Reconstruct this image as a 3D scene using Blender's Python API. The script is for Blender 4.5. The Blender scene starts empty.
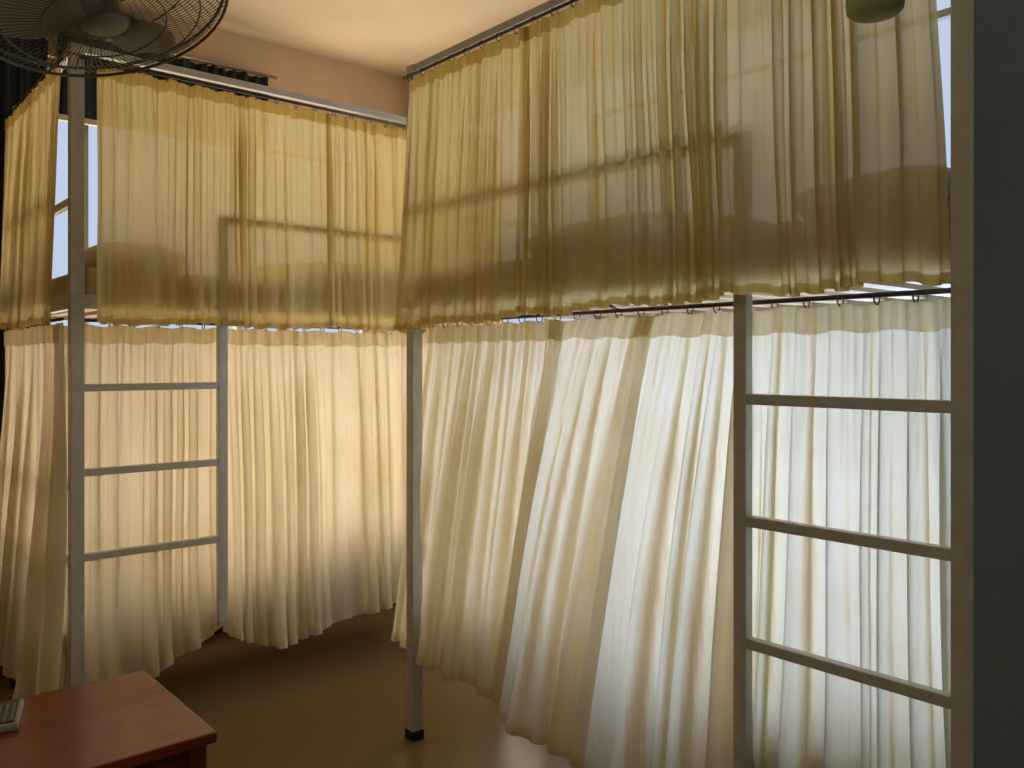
import bpy, bmesh, math, random
from mathutils import Vector, Matrix
random.seed(7)
S=bpy.context.scene
S.view_settings.view_transform='Standard'
C=bpy.context.collection

# ---------------------------------------------------------------- materials
def mat(name,col,rough=0.6,metal=0.0,col2=None,scale=8,bump=0.0,bscale=60,coat=0,detail=4,stretch=(1,1,1)):
    m=bpy.data.materials.new(name); m.use_nodes=True
    nt=m.node_tree; b=nt.nodes['Principled BSDF']
    b.inputs['Base Color'].default_value=(*col,1); b.inputs['Roughness'].default_value=rough
    b.inputs['Metallic'].default_value=metal
    if coat: b.inputs['Coat Weight'].default_value=coat; b.inputs['Coat Roughness'].default_value=.12
    tc=nt.nodes.new('ShaderNodeTexCoord'); mp=nt.nodes.new('ShaderNodeMapping'); mp.inputs['Scale'].default_value=stretch
    nt.links.new(tc.outputs['Object'],mp.inputs['Vector'])
    n=nt.nodes.new('ShaderNodeTexNoise'); n.inputs['Scale'].default_value=scale; n.inputs['Detail'].default_value=detail
    nt.links.new(mp.outputs[0],n.inputs['Vector'])
    r=nt.nodes.new('ShaderNodeValToRGB')
    c2=col2 or tuple(c*.88 for c in col)
    r.color_ramp.elements[0].position=.35; r.color_ramp.elements[1].position=.65
    r.color_ramp.elements[0].color=(*c2,1); r.color_ramp.elements[1].color=(*col,1)
    nt.links.new(n.outputs['Fac'],r.inputs['Fac']); nt.links.new(r.outputs['Color'],b.inputs['Base Color'])
    if bump:
        n2=nt.nodes.new('ShaderNodeTexNoise'); n2.inputs['Scale'].default_value=bscale
        nt.links.new(mp.outputs[0],n2.inputs['Vector'])
        bp=nt.nodes.new('ShaderNodeBump'); bp.inputs['Strength'].default_value=bump; bp.inputs['Distance'].default_value=.01
        nt.links.new(n2.outputs['Fac'],bp.inputs['Height']); nt.links.new(bp.outputs[0],b.inputs['Normal'])
    return m

def cloth(name,dcol,tcol,trans=.55,sheer=.15):
    m=bpy.data.materials.new(name); m.use_nodes=True
    nt=m.node_tree; nt.nodes.clear()
    out=nt.nodes.new('ShaderNodeOutputMaterial')
    d=nt.nodes.new('ShaderNodeBsdfDiffuse'); t=nt.nodes.new('ShaderNodeBsdfTranslucent'); tr=nt.nodes.new('ShaderNodeBsdfTransparent')
    tc=nt.nodes.new('ShaderNodeTexCoord')
    n=nt.nodes.new('ShaderNodeTexNoise'); n.inputs['Scale'].default_value=5; n.inputs['Detail'].default_value=3
    nt.links.new(tc.outputs['Object'],n.inputs['Vector'])
    def ramp(c):
        r=nt.nodes.new('ShaderNodeValToRGB')
        r.color_ramp.elements[0].position=.3; r.color_ramp.elements[1].position=.7
        r.color_ramp.elements[0].color=(c[0]*.93,c[1]*.91,c[2]*.84,1); r.color_ramp.elements[1].color=(*c,1)
        nt.links.new(n.outputs['Fac'],r.inputs['Fac']); return r
    nt.links.new(ramp(dcol).outputs[0],d.inputs['Color']); nt.links.new(ramp(tcol).outputs[0],t.inputs['Color'])
    tr.inputs['Color'].default_value=(1,.93,.75,1)
    w=nt.nodes.new('ShaderNodeTexNoise'); w.inputs['Scale'].default_value=90
    nt.links.new(tc.outputs['Object'],w.inputs['Vector'])
    mp=nt.nodes.new('ShaderNodeMapping'); mp.inputs['Scale'].default_value=(1,1,.15)
    nt.links.new(tc.outputs['Object'],mp.inputs['Vector'])
    w2=nt.nodes.new('ShaderNodeTexNoise'); w2.inputs['Scale'].default_value=30; w2.inputs['Detail'].default_value=2
    nt.links.new(mp.outputs[0],w2.inputs['Vector'])
    bp0=nt.nodes.new('ShaderNodeBump'); bp0.inputs['Strength'].default_value=.8; bp0.inputs['Distance'].default_value=.014
    nt.links.new(w2.outputs['Fac'],bp0.inputs['Height'])
    bp=nt.nodes.new('ShaderNodeBump'); bp.inputs['Strength'].default_value=.12; bp.inputs['Distance'].default_value=.004
    nt.links.new(w.outputs['Fac'],bp.inputs['Height']); nt.links.new(bp0.outputs[0],bp.inputs['Normal'])
    nt.links.new(bp.outputs[0],d.inputs['Normal']); nt.links.new(bp.outputs[0],t.inputs['Normal'])
    m1=nt.nodes.new('ShaderNodeMixShader'); m1.inputs[0].default_value=trans
    nt.links.new(d.outputs[0],m1.inputs[1]); nt.links.new(t.outputs[0],m1.inputs[2])
    m2=nt.nodes.new('ShaderNodeMixShader'); m2.inputs[0].default_value=sheer
    nt.links.new(m1.outputs[0],m2.inputs[1]); nt.links.new(tr.outputs[0],m2.inputs[2])
    nt.links.new((m2 if sheer>0 else m1).outputs[0],out.inputs['Surface'])
    return m

M_wall=mat('peach_plaster',(.64,.48,.32),.85,scale=3,bump=.15)
M_wallgrey=mat('grey_plaster',(.19,.26,.31),.85,scale=3,bump=.15)
M_ceil=mat('ceiling_paint',(.84,.69,.46),.9,scale=2)
M_frame=mat('painted_steel',(.60,.60,.54),.4,scale=20)
M_steel=mat('rail_steel',(.45,.42,.36),.3,metal=.8,scale=30)
M_rod=mat('curtain_rod_metal',(.10,.09,.075),.35,metal=.7,scale=30)
M_rubber=mat('black_rubber',(.015,.015,.015),.6)
M_slat=mat('bed_slats',(.55,.40,.22),.6,scale=6,stretch=(1,12,1))
M_matt=mat('mattress_fabric',(.50,.40,.26),.9,scale=14)
M_bed=mat('blanket_fabric',(.62,.50,.38),.9,scale=6,bump=.4,bscale=14)
M_pillow=mat('pillow_fabric',(.75,.70,.6),.9)
M_wood=mat('red_lacquer_wood',(.24,.038,.010),.3,col2=(.15,.022,.006),scale=3,stretch=(1.2,14,1),coat=.2,detail=6)
M_wooddk=mat('dark_lacquer_wood',(.13,.022,.007),.35,scale=4,coat=.2)
M_fanw=mat('fan_wire',(.15,.14,.12),.4,metal=.3)
M_fanb=mat('fan_blade_plastic',(.50,.46,.38),.35)
M_fanm=mat('fan_motor_housing',(.20,.185,.16),.4)
M_drape=mat('dark_drape',(.018,.028,.032),.9,scale=12)
M_winf=mat('window_frame_paint',(.5,.48,.42),.5)
M_green=mat('green_shade',(.42,.50,.22),.5)
M_cupper=cloth('upper_curtain_cloth',(.71,.62,.34),(.88,.75,.38),.6,.07)  # yellow cream, with the upper tier's dimmer light put into the colour
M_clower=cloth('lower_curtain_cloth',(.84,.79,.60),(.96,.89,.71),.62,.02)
M_floor=bpy.data.materials.new('glossy_floor_tile'); M_floor.use_nodes=True
nt=M_floor.node_tree; b=nt.nodes['Principled BSDF']
tc=nt.nodes.new('ShaderNodeTexCoord'); br=nt.nodes.new('ShaderNodeTexBrick')
br.offset=0; br.inputs['Scale'].default_value=1; br.inputs['Brick Width'].default_value=.6; br.inputs['Row Height'].default_value=.6
br.inputs['Mortar Size'].default_value=.0012
br.inputs['Color1'].default_value=(.24,.168,.07,1); br.inputs['Color2'].default_value=(.23,.16,.066,1); br.inputs['Mortar'].default_value=(.19,.135,.055,1)
nt.links.new(tc.outputs['Object'],br.inputs['Vector']); nt.links.new(br.outputs[0],b.inputs['Base Color'])
nz=nt.nodes.new('ShaderNodeTexNoise'); nz.inputs['Scale'].default_value=6; nt.links.new(tc.outputs['Object'],nz.inputs['Vector'])
mr=nt.nodes.new('ShaderNodeMapRange'); mr.inputs[3].default_value=.12; mr.inputs[4].default_value=.28
nt.links.new(nz.outputs['Fac'],mr.inputs[0]); nt.links.new(mr.outputs[0],b.inputs['Roughness'])

# ---------------------------------------------------------------- mesh builder
class B:
    def __init__(s,mats): s.bm=bmesh.new(); s.mats=mats
    def _m(s,fs,mi,smooth=False):
        for f in fs: f.material_index=mi; f.smooth=smooth
    def box(s,x0,x1,y0,y1,z0,z1,mi=0,bev=0,rot=None):
        r=bmesh.ops.create_cube(s.bm,size=1); vs=r['verts']
        c=Vector(((x0+x1)/2,(y0+y1)/2,(z0+z1)/2))
        for v in vs:
            v.co=Vector((v.co.x*(x1-x0),v.co.y*(y1-y0),v.co.z*(z1-z0)))
            if rot: v.co=rot@v.co
            v.co+=c
        fs=set(f for v in vs for f in v.link_faces); s._m(fs,mi)
        if bev:
            es=list(set(e for v in vs for e in v.link_edges))
            r=bmesh.ops.bevel(s.bm,geom=es,offset=bev,segments=2,affect='EDGES',profile=.6)
            for f in r['faces']: f.material_index=mi
    def cyl(s,p0,p1,r,mi=0,seg=14,r2=None):
        p0=Vector(p0);p1=Vector(p1);d=p1-p0
        q=bmesh.ops.create_cone(s.bm,cap_ends=True,segments=seg,radius1=r,radius2=r if r2 is None else r2,depth=d.length)
        R=Vector((0,0,1)).rotation_difference(d.normalized()).to_matrix()
        for v in q['verts']: v.co=R@v.co+(p0+p1)/2
        for f in set(f for v in q['verts'] for f in v.link_faces):
            f.material_index=mi; f.smooth=len(f.verts)==4
    def lathe(s,prof,cen,mi=0,seg=32):
        rings=[]
        for r,z in prof:
            rings.append([s.bm.verts.new((cen[0]+r*math.cos(2*math.pi*k/seg),cen[1]+r*math.sin(2*math.pi*k/seg),cen[2]+z)) for k in range(seg)])
        for a,b2 in zip(rings,rings[1:]):
            for k in range(seg):
                f=s.bm.faces.new((a[k],a[(k+1)%seg],b2[(k+1)%seg],b2[k])); f.material_index=mi; f.smooth=True
    def torus(s,cen,axis,R,r,mi=0,seg=16,sg=6):
        M=Vector((0,0,1)).rotation_difference(Vector(axis).normalized()).to_matrix(); cen=Vector(cen)
        g=[[s.bm.verts.new(cen+M@Vector(((R+r*math.cos(2*math.pi*j/sg))*math.cos(2*math.pi*i/seg),(R+r*math.cos(2*math.pi*j/sg))*math.sin(2*math.pi*i/seg),r*math.sin(2*math.pi*j/sg)))) for j in range(sg)] for i in range(seg)]
        for i in range(seg):
            for j in range(sg):
                f=s.bm.faces.new((g[i][j],g[(i+1)%seg][j],g[(i+1)%seg][(j+1)%sg],g[i][(j+1)%sg])); f.material_index=mi; f.smooth=True
    def done(s,name,parent=None,loc=None):
        me=bpy.data.meshes.new(name)
        bmesh.ops.recalc_face_normals(s.bm,faces=s.bm.faces[:])
        s.bm.to_mesh(me); s.bm.free()
        for m in s.mats: me.materials.append(m)
        o=bpy.data.objects.new(name,me); C.objects.link(o)
        if parent: o.parent=parent
        if loc: o.location=loc
        return o
def empty(name,loc=(0,0,0)):
    e=bpy.data.objects.new(name,None); C.objects.link(e); e.location=loc; e.empty_display_size=.1; return e

# ---------------------------------------------------------------- room
CZ=3.12; XW=2.90; YW=4.32; XL=-2.2; YF=-2.0
def room_box(name,x0,x1,y0,y1,z0,z1,m):
    b=B([m]); b.box(x0,x1,y0,y1,z0,z1); return b.done(name)
room_box('floor',XL-.15,XW+.15,YF-.15,YW+.15,-.1,0,M_floor)
room_box('ceiling',XL-.15,XW+.15,YF-.15,YW+.15,CZ,CZ+.1,M_ceil)
room_box('wall_left',XL-.15,XL,YF,YW,0,CZ,M_wall)
room_box('wall_front',XL-.15,XW+.15,YF-.15,YF,0,CZ,M_wallgrey)
room_box('wall_partition',1.742,XW+.15,YF,.664,0,CZ,M_wallgrey)
BW=(.30,2.62,.55,2.80)
RW=(.85,3.95,.55,2.80)
b=B([M_wall])
b.box(XL-.15,BW[0],YW,YW+.15,0,CZ); b.box(BW[1],XW+.15,YW,YW+.15,0,CZ)
b.box(BW[0],BW[1],YW,YW+.15,0,BW[2]); b.box(BW[0],BW[1],YW,YW+.15,BW[3],CZ); b.done('wall_back')
b=B([M_wall])
b.box(XW,XW+.15,.664,RW[0],0,CZ); b.box(XW,XW+.15,RW[1],YW,0,CZ)
b.box(XW,XW+.15,RW[0],RW[1],0,RW[2]); b.box(XW,XW+.15,RW[0],RW[1],RW[3],CZ); b.done('wall_right')
b=B([M_winf])
x0,x1,z0,z1=BW
n=3
for k in range(n+1):
    x=x0+.02+(x1-x0-.04)*k/n; b.box(x-.018,x+.018,YW+.04,YW+.10,z0,z1)
for z in (z0+.025,z1-.025): b.box(x0,x1,YW+.045,YW+.095,z-.022,z+.022)
b.done('window_1')
b=B([M_winf])
y0,y1,z0,z1=RW
n=4
for k in range(n+1):
    y=y0+.02+(y1-y0-.04)*k/n; b.box(XW+.04,XW+.10,y-.018,y+.018,z0,z1)
for z in (z0+.025,z1-.025): b.box(XW+.045,XW+.095,y0,y1,z-.022,z+.022)
b.done('window_2')
b=B([M_wooddk]); 
b.box(XL,XW,YW-.012,YW,0,.09); b.done('baseboard_back')

# ---------------------------------------------------------------- curtains
def smooth(x): x=max(0,min(1,x)); return x*x*(3-2*x)
def curtain(name,org,dr,nrm,panels,m):
    bm=bmesh.new()
    for P in panels:
        rnd=random.Random(P['seed'])
        nf=P['n']; N=int(nf*16); Mv=40
        ph=[rnd.uniform(0,6.28) for _ in range(8)]
        sc=[rnd.uniform(.35,1.5) for _ in range(nf+3)]
        dz=[rnd.uniform(0,.5) for _ in range(nf+3)]
        t0,t1=P['top']; b0,b1=P['bot']
        at,ab=P.get('amp',(.010,.026))
        grid=[]
        for j in range(Mv+1):
            v=j/Mv; row=[]
            for i in range(N+1):
                a=i/N
                aw=a+.03*math.sin(2*math.pi*1.7*a+ph[0])+.012*math.sin(2*math.pi*4.1*a+ph[1])
                th=2*math.pi*nf*aw+.18*v*math.sin(2*v+ph[2]+3*a)
                q=max(0,aw*nf); k=min(int(q),nf+1); fr=q-k
                A=sc[k]*(1-smooth(fr))+sc[k+1]*smooth(fr)
                D=dz[k]*(1-smooth(fr))+dz[k+1]*smooth(fr)
                A*=1-D*smooth((v-.3)*1.6)
                fine=(1-smooth(v*2.2))*.005*math.sin(2*math.pi*nf*2.3*a+ph[3])
                vv=v**P.get('pw',1.1)
                amp=(at+(ab-at)*smooth(v*1.4))*A
                s=(t0+(t1-t0)*a)*(1-vv)+(b0+(b1-b0)*a)*vv
                wd=((t1-t0)*(1-vv)+(b1-b0)*vv)/nf
                s-=wd*P.get('k',.16)*A*smooth(v*2.5+.25)*math.sin(2*th)
                off=amp*math.sin(th)+fine+ab*.9*v*math.sin(2*math.pi*nf*.31*aw+ph[4])
                s+=.004*v*math.sin(2*math.pi*1.1*v+ph[5]+5*a)
                off+=P['out'](a,v) if 'out' in P else 0
                zt=P['z'][0]+.004*math.sin(2*math.pi*nf*a*.5+ph[6])
                h=P['z'][1]; zb=h(a) if callable(h) else h
                zb+=P.get('hem',.5)*(.006*math.sin(th)+.014*math.sin(2*math.pi*1.7*a+ph[7]))
                z=zt*(1-v)+zb*v
                row.append(bm.verts.new((org[0]+dr[0]*s+nrm[0]*off,org[1]+dr[1]*s+nrm[1]*off,z)))
            grid.append(row)
        for j in range(Mv):
            for i in range(N):
                f=bm.faces.new((grid[j][i],grid[j][i+1],grid[j+1][i+1],grid[j+1][i])); f.smooth=True
        for (ja,jb,off) in ((0,2,.004),(Mv-1,Mv,.003)):
            for j in range(ja,jb):
                for i in range(N):
                    q=[grid[j][i],grid[j][i+1],grid[j+1][i+1],grid[j+1][i]]
                    vs=[bm.verts.new((u.co.x+nrm[0]*off,u.co.y+nrm[1]*off,u.co.z)) for u in q]
                    f=bm.faces.new(vs); f.smooth=True
    bmesh.ops.remove_doubles(bm,verts=bm.verts[:],dist=.00005)
    me=bpy.data.meshes.new(name); bm.to_mesh(me); bm.free(); me.materials.append(m)
    o=bpy.data.objects.new(name,me); C.objects.link(o); return o

# ---------------------------------------------------------------- bunk frame
def bunk(mapf,L,W,lad,name='bunk_bed'):
    b=B([M_frame,M_rod,M_rubber,M_slat])
    T=.044
    def bx(s0,s1,d0,d1,z0,z1,mi=0,bev=.003):
        p=mapf(s0,d0);q=mapf(s1,d1)
        b.box(min(p[0],q[0]),max(p[0],q[0]),min(p[1],q[1]),max(p[1],q[1]),z0,z1,mi,bev)
    def cy(s0,d0,z0,s1,d1,z1,r,mi=1):
        p=mapf(s0,d0);q=mapf(s1,d1); b.cyl((p[0],p[1],z0),(q[0],q[1],z1),r,mi)
    for s0 in (0,L-T):
        for d0 in (0,W-T):
            bx(s0,s0+T,d0,d0+T,.03,2.50); bx(s0-.004,s0+T+.004,d0-.004,d0+T+.004,0,.035,2)
    for z,h,df in ((.40,.06,.145),(1.585,.05,.006),(2.475,.025,.006)):
        for d0 in (df,W-T+.006): bx(.01,L-.01,d0,d0+.03,z,z+h)
        for s0 in (0.006,L-T+.006): bx(s0,s0+.03,T-.01,W-T,z,z+h)
    for s0 in (.008,L-.036):
        for z in (.70,.95,1.95): bx(s0,s0+.026,T,W-T,z,z+.026)
    k=.12
    while k<L-.1:
        bx(k,k+.06,.15,W-.03,.435,.45,3,0); bx(k,k+.06,.03,W-.03,1.60,1.615,3,0); k+=.13
    bx(lad,L-T,.008,.032,1.935,1.96)
    bx(lad-.018,lad+.018,0.0,.03,.40,1.96); bx(lad-.012,lad+.012,.02,.15,.405,.43)
    for z in (1.31,1.015,.72): bx(T,lad-.018,.002,.028,z-.013,z+.013)
    for z,d in ((2.447,-.022),(1.548,.075)):
        cy(.02,d,z,L-.02,d,z,.006)
        s=.06
        while s<L-.04:
            p=mapf(s,d); q=mapf(s+.01,d)
            b.torus((p[0],p[1],z-.008),(q[0]-p[0],q[1]-p[1],0),.013,.0018,1); s+=.085
        for s in (.03,L/2,L-.03): cy(s,d,z,s,.02,z+.02,.004)
    for z in (2.447,1.548): cy(-.02,.03,z,-.02,W-.03,z,.006)
    return b.done(name)

FX=1.762; RY=.672; RL=2.66-RY; RWd=1.02
mapR=lambda s,d:(FX+d,RY+s)
bunk(mapR,RL,RWd,.535)
FY=3.20; LX=.750; LL=1.95; LWd=1.00
mapL=lambda s,d:(LX+s,FY+d)
bunk(mapL,LL,LWd,.535)

# right bunk
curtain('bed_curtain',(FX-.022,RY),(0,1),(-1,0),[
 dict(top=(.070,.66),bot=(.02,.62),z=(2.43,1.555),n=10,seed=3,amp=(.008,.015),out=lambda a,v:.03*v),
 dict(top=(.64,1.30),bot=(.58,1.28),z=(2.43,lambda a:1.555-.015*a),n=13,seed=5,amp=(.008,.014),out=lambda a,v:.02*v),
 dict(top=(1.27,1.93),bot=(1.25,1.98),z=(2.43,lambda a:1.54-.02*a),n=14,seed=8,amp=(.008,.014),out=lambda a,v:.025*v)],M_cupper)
curtain('bed_curtain',(FX+.075,RY),(0,1),(-1,0),[
 dict(top=(.05,.58),bot=(.02,.63),z=(1.53,lambda a:.27+.03*a),n=8,seed=11,amp=(.008,.024),out=lambda a,v:.01*v),
 dict(top=(.54,.92),bot=(.55,1.08),z=(1.53,lambda a:.27+.03*a),n=6,seed=12,amp=(.008,.028),k=.13,pw=.8,out=lambda a,v:(.19*math.sin(math.pi*(.10+.75*a))*v**.9)),
 dict(top=(.86,1.26),bot=(.94,1.46),z=(1.53,lambda a:.30+.03*a),n=6,seed=13,amp=(.008,.030),k=.12,pw=.75,out=lambda a,v:(.21*math.sin(math.pi*(.28+.55*a))*v**.9)),
 dict(top=(1.22,1.95),bot=(1.33,2.12),z=(1.53,lambda a:.29+.03*a),n=14,seed=14,amp=(.008,.022),out=lambda a,v:.02*v+.06*v*math.sin(math.pi*a))],M_clower)
# left bunk
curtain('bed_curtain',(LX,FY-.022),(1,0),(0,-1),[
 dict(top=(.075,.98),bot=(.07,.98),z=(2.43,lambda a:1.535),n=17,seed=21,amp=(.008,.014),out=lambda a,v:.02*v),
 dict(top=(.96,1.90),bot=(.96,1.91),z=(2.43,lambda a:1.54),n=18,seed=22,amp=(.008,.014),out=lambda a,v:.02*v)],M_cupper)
curtain('bed_curtain',(LX,FY+.075),(1,0),(0,-1),[
 dict(top=(-.02,.57),bot=(-.06,.56),z=(1.53,lambda a:.23+.18*a**3),n=10,seed=23,amp=(.008,.022),out=lambda a,v:.12*v*v*smooth(a*3)*(1.05-a)+.02*v),
 dict(top=(.54,1.90),bot=(.55,1.92),z=(1.53,lambda a:(.36-.12*math.sin(math.pi*min(1,a*2.4))) if a<.30 else .30-.03*math.sin(7*a)),n=20,seed=24,amp=(.008,.024),out=lambda a,v:.045*v)],M_clower)
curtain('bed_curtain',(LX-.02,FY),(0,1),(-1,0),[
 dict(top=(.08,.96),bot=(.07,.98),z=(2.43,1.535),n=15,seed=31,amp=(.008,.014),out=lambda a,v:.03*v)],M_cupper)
curtain('bed_curtain',(LX-.03,FY),(0,1),(-1,0),[
 dict(top=(-.01,.95),bot=(-.06,.93),z=(1.53,.24),n=14,seed=32,amp=(.006,.026),out=lambda a,v:.07*v*v)],M_clower)

# ---------------------------------------------------------------- bedding
def mattress(x0,x1,y0,y1,z0,z1,m=M_matt):
    b=B([m]); b.box(x0,x1,y0,y1,z0,z1,0,.025)
    o=b.done('mattress'); 
    for p in o.data.polygons: p.use_smooth=True
def lump(name,cx,cy,z0,sx,sy,sz,m,seed):
    bm=bmesh.new(); bmesh.ops.create_uvsphere(bm,u_segments=32,v_segments=18,radius=1)
    r=random.Random(seed); p=[r.uniform(0,6) for _ in range(4)]
    for v in bm.verts:
        x,y,z=v.co
        f=lambda t:math.copysign(abs(t)**.55,t)
        x,y=f(x),f(y); z=math.copysign(abs(z)**.8,z)
        if z>0: z*=1+.12*math.sin(3*x+p[0])*math.cos(2.5*y+p[1])+.05*math.sin(7*x+p[2])
        v.co=Vector((cx+x*sx,cy+y*sy,z0+sz+z*sz))
    for f2 in bm.faces: f2.smooth=True
    me=bpy.data.meshes.new(name); bm.to_mesh(me); bm.free(); me.materials.append(m)
    o=bpy.data.objects.new(name,me); C.objects.link(o)
for z in (.452,1.617):
    e=.20 if z<1 else .05
    mattress(FX+e,FX+RWd-.05,RY+.06,RY+RL-.06,z,z+.12)
    mattress(LX+.06,LX+LL-.06,FY+e,FY+LWd-.05,z,z+.12)
    lump('pillow',FX+.40 if z>1 else FX+.62,RY+.32,z+.121,.28,.20,.06,M_pillow,1)
    lump('pillow',LX+.30,FY+.38 if z>1 else FY+.6,z+.121,.18,.27,.06,M_pillow,2)
    lump('blanket',FX+.42 if z>1 else FX+.56,RY+1.15,z+.121,.34,.40,.055,M_bed,3)
    lump('blanket',LX+1.25,FY+.42 if z>1 else FY+.53,z+.121,.45,.32,.055,M_bed,4)

# ---------------------------------------------------------------- low table
tb=empty('low_table',(0,0,0))
TX0,TX1,TY0,TY1,TZ=-.30,.848,2.15,2.735,.45
b=B([M_wood]); b.box(TX0,TX1,TY0,TY1,TZ-.028,TZ,0,.006); b.done('top',tb)
b=B([M_wooddk])
for y in (TY0+.035,TY1-.055): b.box(TX0+.05,TX1-.05,y,y+.02,TZ-.10,TZ-.028,0,.002)
for x in (TX0+.035,TX1-.055): b.box(x,x+.02,TY0+.05,TY1-.05,TZ-.10,TZ-.028,0,.002)
b.done('apron',tb)
k=1
for x in (TX0+.02,TX1-.065):
    for y in (TY0+.02,TY1-.065):
        b=B([M_wooddk]); b.box(x,x+.045,y,y+.045,0,TZ-.028,0,.004); b.done('leg_%d'%k,tb); k+=1
M_rw=mat('remote_plastic',(.40,.39,.35),.4); M_rb=mat('remote_black',(.02,.02,.022),.3)
b=B([M_rw,M_rb])
b.box(-.09,.09,-.035,.035,0,.020,0,.006); b.box(-.080,.080,-.025,.025,.0195,.0225,1,.001)
for i in range(7):
    for j in range(3): b.cyl((-.065+i*.018,-.016+j*.016,.0215),(-.065+i*.018,-.016+j*.016,.0255),.0035,0)
o=b.done('remote_control'); o.location=(.450,2.585,TZ+.0005); o.rotation_euler=(0,0,math.radians(75))

# ---------------------------------------------------------------- fan
right=Vector((.759,-.651,0)); fwd=Vector((.651,.759,0))
def world(px,py,z): return Vector((0,0,1.4))+right*((px-512)/850*z)+fwd*z+Vector((0,0,-(py-362)/850*z))
fl=world(100,3,1.9)
fan=empty('ceiling_fan',fl)
R=.278
head_rot=Matrix.Rotation(math.radians(-19),3,fwd)@Matrix.Rotation(math.radians(-7),3,right)
def wires(name,splines,rad,m,cyc=False):
    cu=bpy.data.curves.new(name,'CURVE'); cu.dimensions='3D'; cu.bevel_depth=rad; cu.bevel_resolution=1
    for pts in splines:
        sp=cu.splines.new('POLY'); sp.points.add(len(pts)-1)
        for q,p in zip(sp.points,pts):
            w=head_rot@Vector(p); q.co=(*w,1)
        sp.use_cyclic_u=cyc
    cu.materials.append(m); o=bpy.data.objects.new(name,cu); C.objects.link(o); o.parent=fan; return o
def prof(t,front):
    r=.05+(R-.05)*t
    z=(-.055*(1-t**2.6)) if front else (.085*(1-t**3.2))
    return r,z
sp=[]
for front in (True,False):
    for k in range(100 if front else 60):
        a0=2*math.pi*k/(100 if front else 60); pts=[]
        for i in range(11):
            t=i/10; r,z=prof(t,front); a=a0+(.45*(1-t) if front else -.3*(1-t))
            pts.append((r*math.cos(a),r*math.sin(a),z))
        sp.append(pts)
wires('cage_wires',sp,.0010,M_fanw)
def ring(r,z): return [(r*math.cos(2*math.pi*k/72),r*math.sin(2*math.pi*k/72),z) for k in range(72)]
wires('cage_rim',[ring(R,.012),ring(R,-.010)],.004,M_fanw,True)
rs=[]
for t in (0,.35,.7):
    for fr in (True,False):
        r,z=prof(t,fr); rs.append(ring(r,z))
wires('cage_rings',rs,.0020,M_fanw,True)
def fix(o):
    for v in o.data.vertices: v.co=head_rot@v.co
    return o
b=B([M_fanm]); b.lathe([(0,-.062),(.035,-.061),(.048,-.056),(.050,-.050),(0,-.048)],(0,0,0)); fix(b.done('badge',fan))
b=B([M_fanm]); b.lathe([(0,.035),(.06,.035),(.072,.05),(.074,.13),(.06,.165),(.03,.18),(0,.182)],(0,0,0)); fix(b.done('motor',fan))
bm=bmesh.new()
for kb in range(3):
    a0=kb*2*math.pi/3+.5; g=[]
    for i in range(13):
        t=i/12; r=.035+t*(R-.03-.035); row=[]
        w=(.35+.75*math.sin(math.pi*min(1,t*.8+.12)))*.85
        tipc=1-.25*smooth((t-.8)/.2)
        for j in range(11):
            q=j/10-.5; a=a0+q*w*tipc+.35*t
            z=.0+q*.055*(1-.35*t)+.01*math.cos(math.pi*q)
            row.append(bm.verts.new(head_rot@Vector((r*math.cos(a),r*math.sin(a),z))))
        g.append(row)
    for i in range(12):
        for j in range(10):
            f=bm.faces.new((g[i][j],g[i+1][j],g[i+1][j+1],g[i][j+1])); f.smooth=True
me=bpy.data.meshes.new('blades'); bm.to_mesh(me); bm.free(); me.materials.append(M_fanb)
o=bpy.data.objects.new('blades',me); C.objects.link(o); o.parent=fan
sm=o.modifiers.new('thick','SOLIDIFY'); sm.thickness=.0025
b=B([M_fanm]); b.lathe([(0,-.035),(.03,-.033),(.04,-.02),(.04,.03),(0,.035)],(0,0,0)); fix(b.done('blade_hub',fan))
top=CZ-fl.z
b=B([M_fanm]); b.cyl(tuple(head_rot@Vector((0,0,.17))),(0,0,.26),.018); b.cyl((0,0,.25),(0,0,top),.012)
b.lathe([(0,top-.05),(.03,top-.05),(.065,top-.012),(.065,top)],(0,0,0)); b.done('down_rod',fan)

# ---------------------------------------------------------------- green pendant shade
gp=world(875,18,1.62)
pl=empty('pendant_lamp',(gp.x,gp.y,gp.z))
b=B([M_green]); b.lathe([(0,0),(.022,.001),(.042,.006),(.051,.014),(.053,.03),(.052,.06),(.047,.10),(.036,.125),(.012,.135),(.0,.136)],(0,0,0)); b.done('shade',pl)
b=B([M_fanm]); b.cyl((0,0,.13),(0,0,CZ-gp.z),.003); b.lathe([(0,CZ-gp.z-.03),(.03,CZ-gp.z-.02),(.04,CZ-gp.z)],(0,0,0)); b.done('cord',pl)

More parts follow.
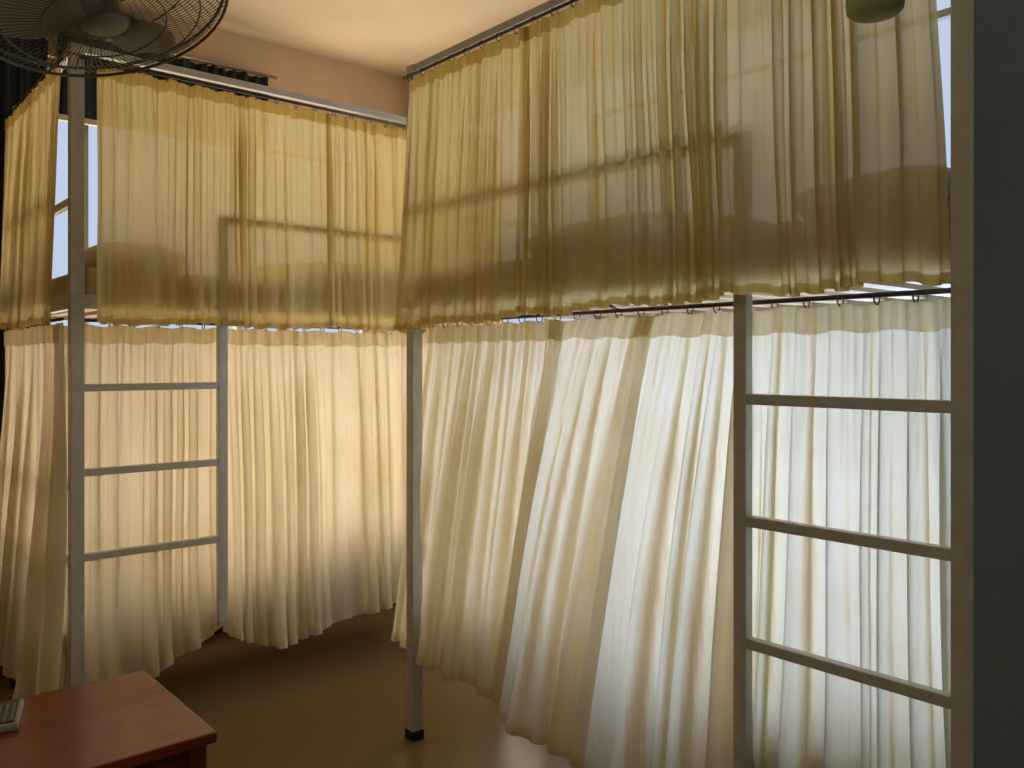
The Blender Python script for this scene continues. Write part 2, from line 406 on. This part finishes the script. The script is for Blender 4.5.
# ---------------------------------------------------------------- dark drapes on back window
def drape(name,s0,s1,z0,z1,n,seed,yy=YW-.06):
    return curtain(name,(0,yy),(1,0),(0,-1),[dict(top=(s0,s1),bot=(s0,s1),z=(z1,z0),n=n,seed=seed,amp=(.020,.016))],M_drape)
drape('window_drape',.42,.90,.15,2.90,8,41)
drape('window_valance',.95,1.95,2.50,2.90,15,42)
b=B([M_steel]); b.cyl((.2,YW-.06,2.915),(2.0,YW-.06,2.915),.009)
for x in (.25,1.97): b.cyl((x,YW-.06,2.915),(x,YW,2.915),.006)
b.done('drape_rod')

# ---------------------------------------------------------------- lights
W=bpy.data.worlds.new('World'); S.world=W; W.use_nodes=True
W.node_tree.nodes['Background'].inputs[0].default_value=(.66,.78,1,1); W.node_tree.nodes['Background'].inputs[1].default_value=.8
def area(name,loc,rot,sx,sy,col,e):
    l=bpy.data.lights.new(name,'AREA'); l.shape='RECTANGLE'; l.size=sx; l.size_y=sy; l.color=col; l.energy=e
    o=bpy.data.objects.new(name,l); C.objects.link(o); o.location=loc; o.rotation_euler=rot; return o
area('window_daylight',(1.46,YW+.30,1.5),(math.radians(-90),0,0),2.6,1.9,(1,.75,.47),46)
area('window_daylight',(XW+.30,1.20,1.15),(math.radians(90),0,math.radians(90)),.9,1.3,(.54,.69,1),33)
area('window_daylight',(XW+.30,2.9,1.55),(math.radians(90),0,math.radians(90)),2.0,2.0,(1,.76,.44),24)
lp=bpy.data.lights.new('front_fill','POINT'); lp.energy=17; lp.color=(1,.94,.84); lp.shadow_soft_size=.15  # added fill light behind the camera, brightens posts, rungs and table
o=bpy.data.objects.new('front_fill',lp); C.objects.link(o); o.location=(-.8,-.2,2.7)

# ---------------------------------------------------------------- camera
cd=bpy.data.cameras.new('camera'); cd.lens=850/1024*36; cd.sensor_width=36; cd.shift_y=-.0215; cd.clip_start=.05
co=bpy.data.objects.new('camera',cd); C.objects.link(co); co.location=(0,0,1.4)
co.rotation_euler=(math.radians(90),0,-math.atan2(.651,.759))
S.camera=co
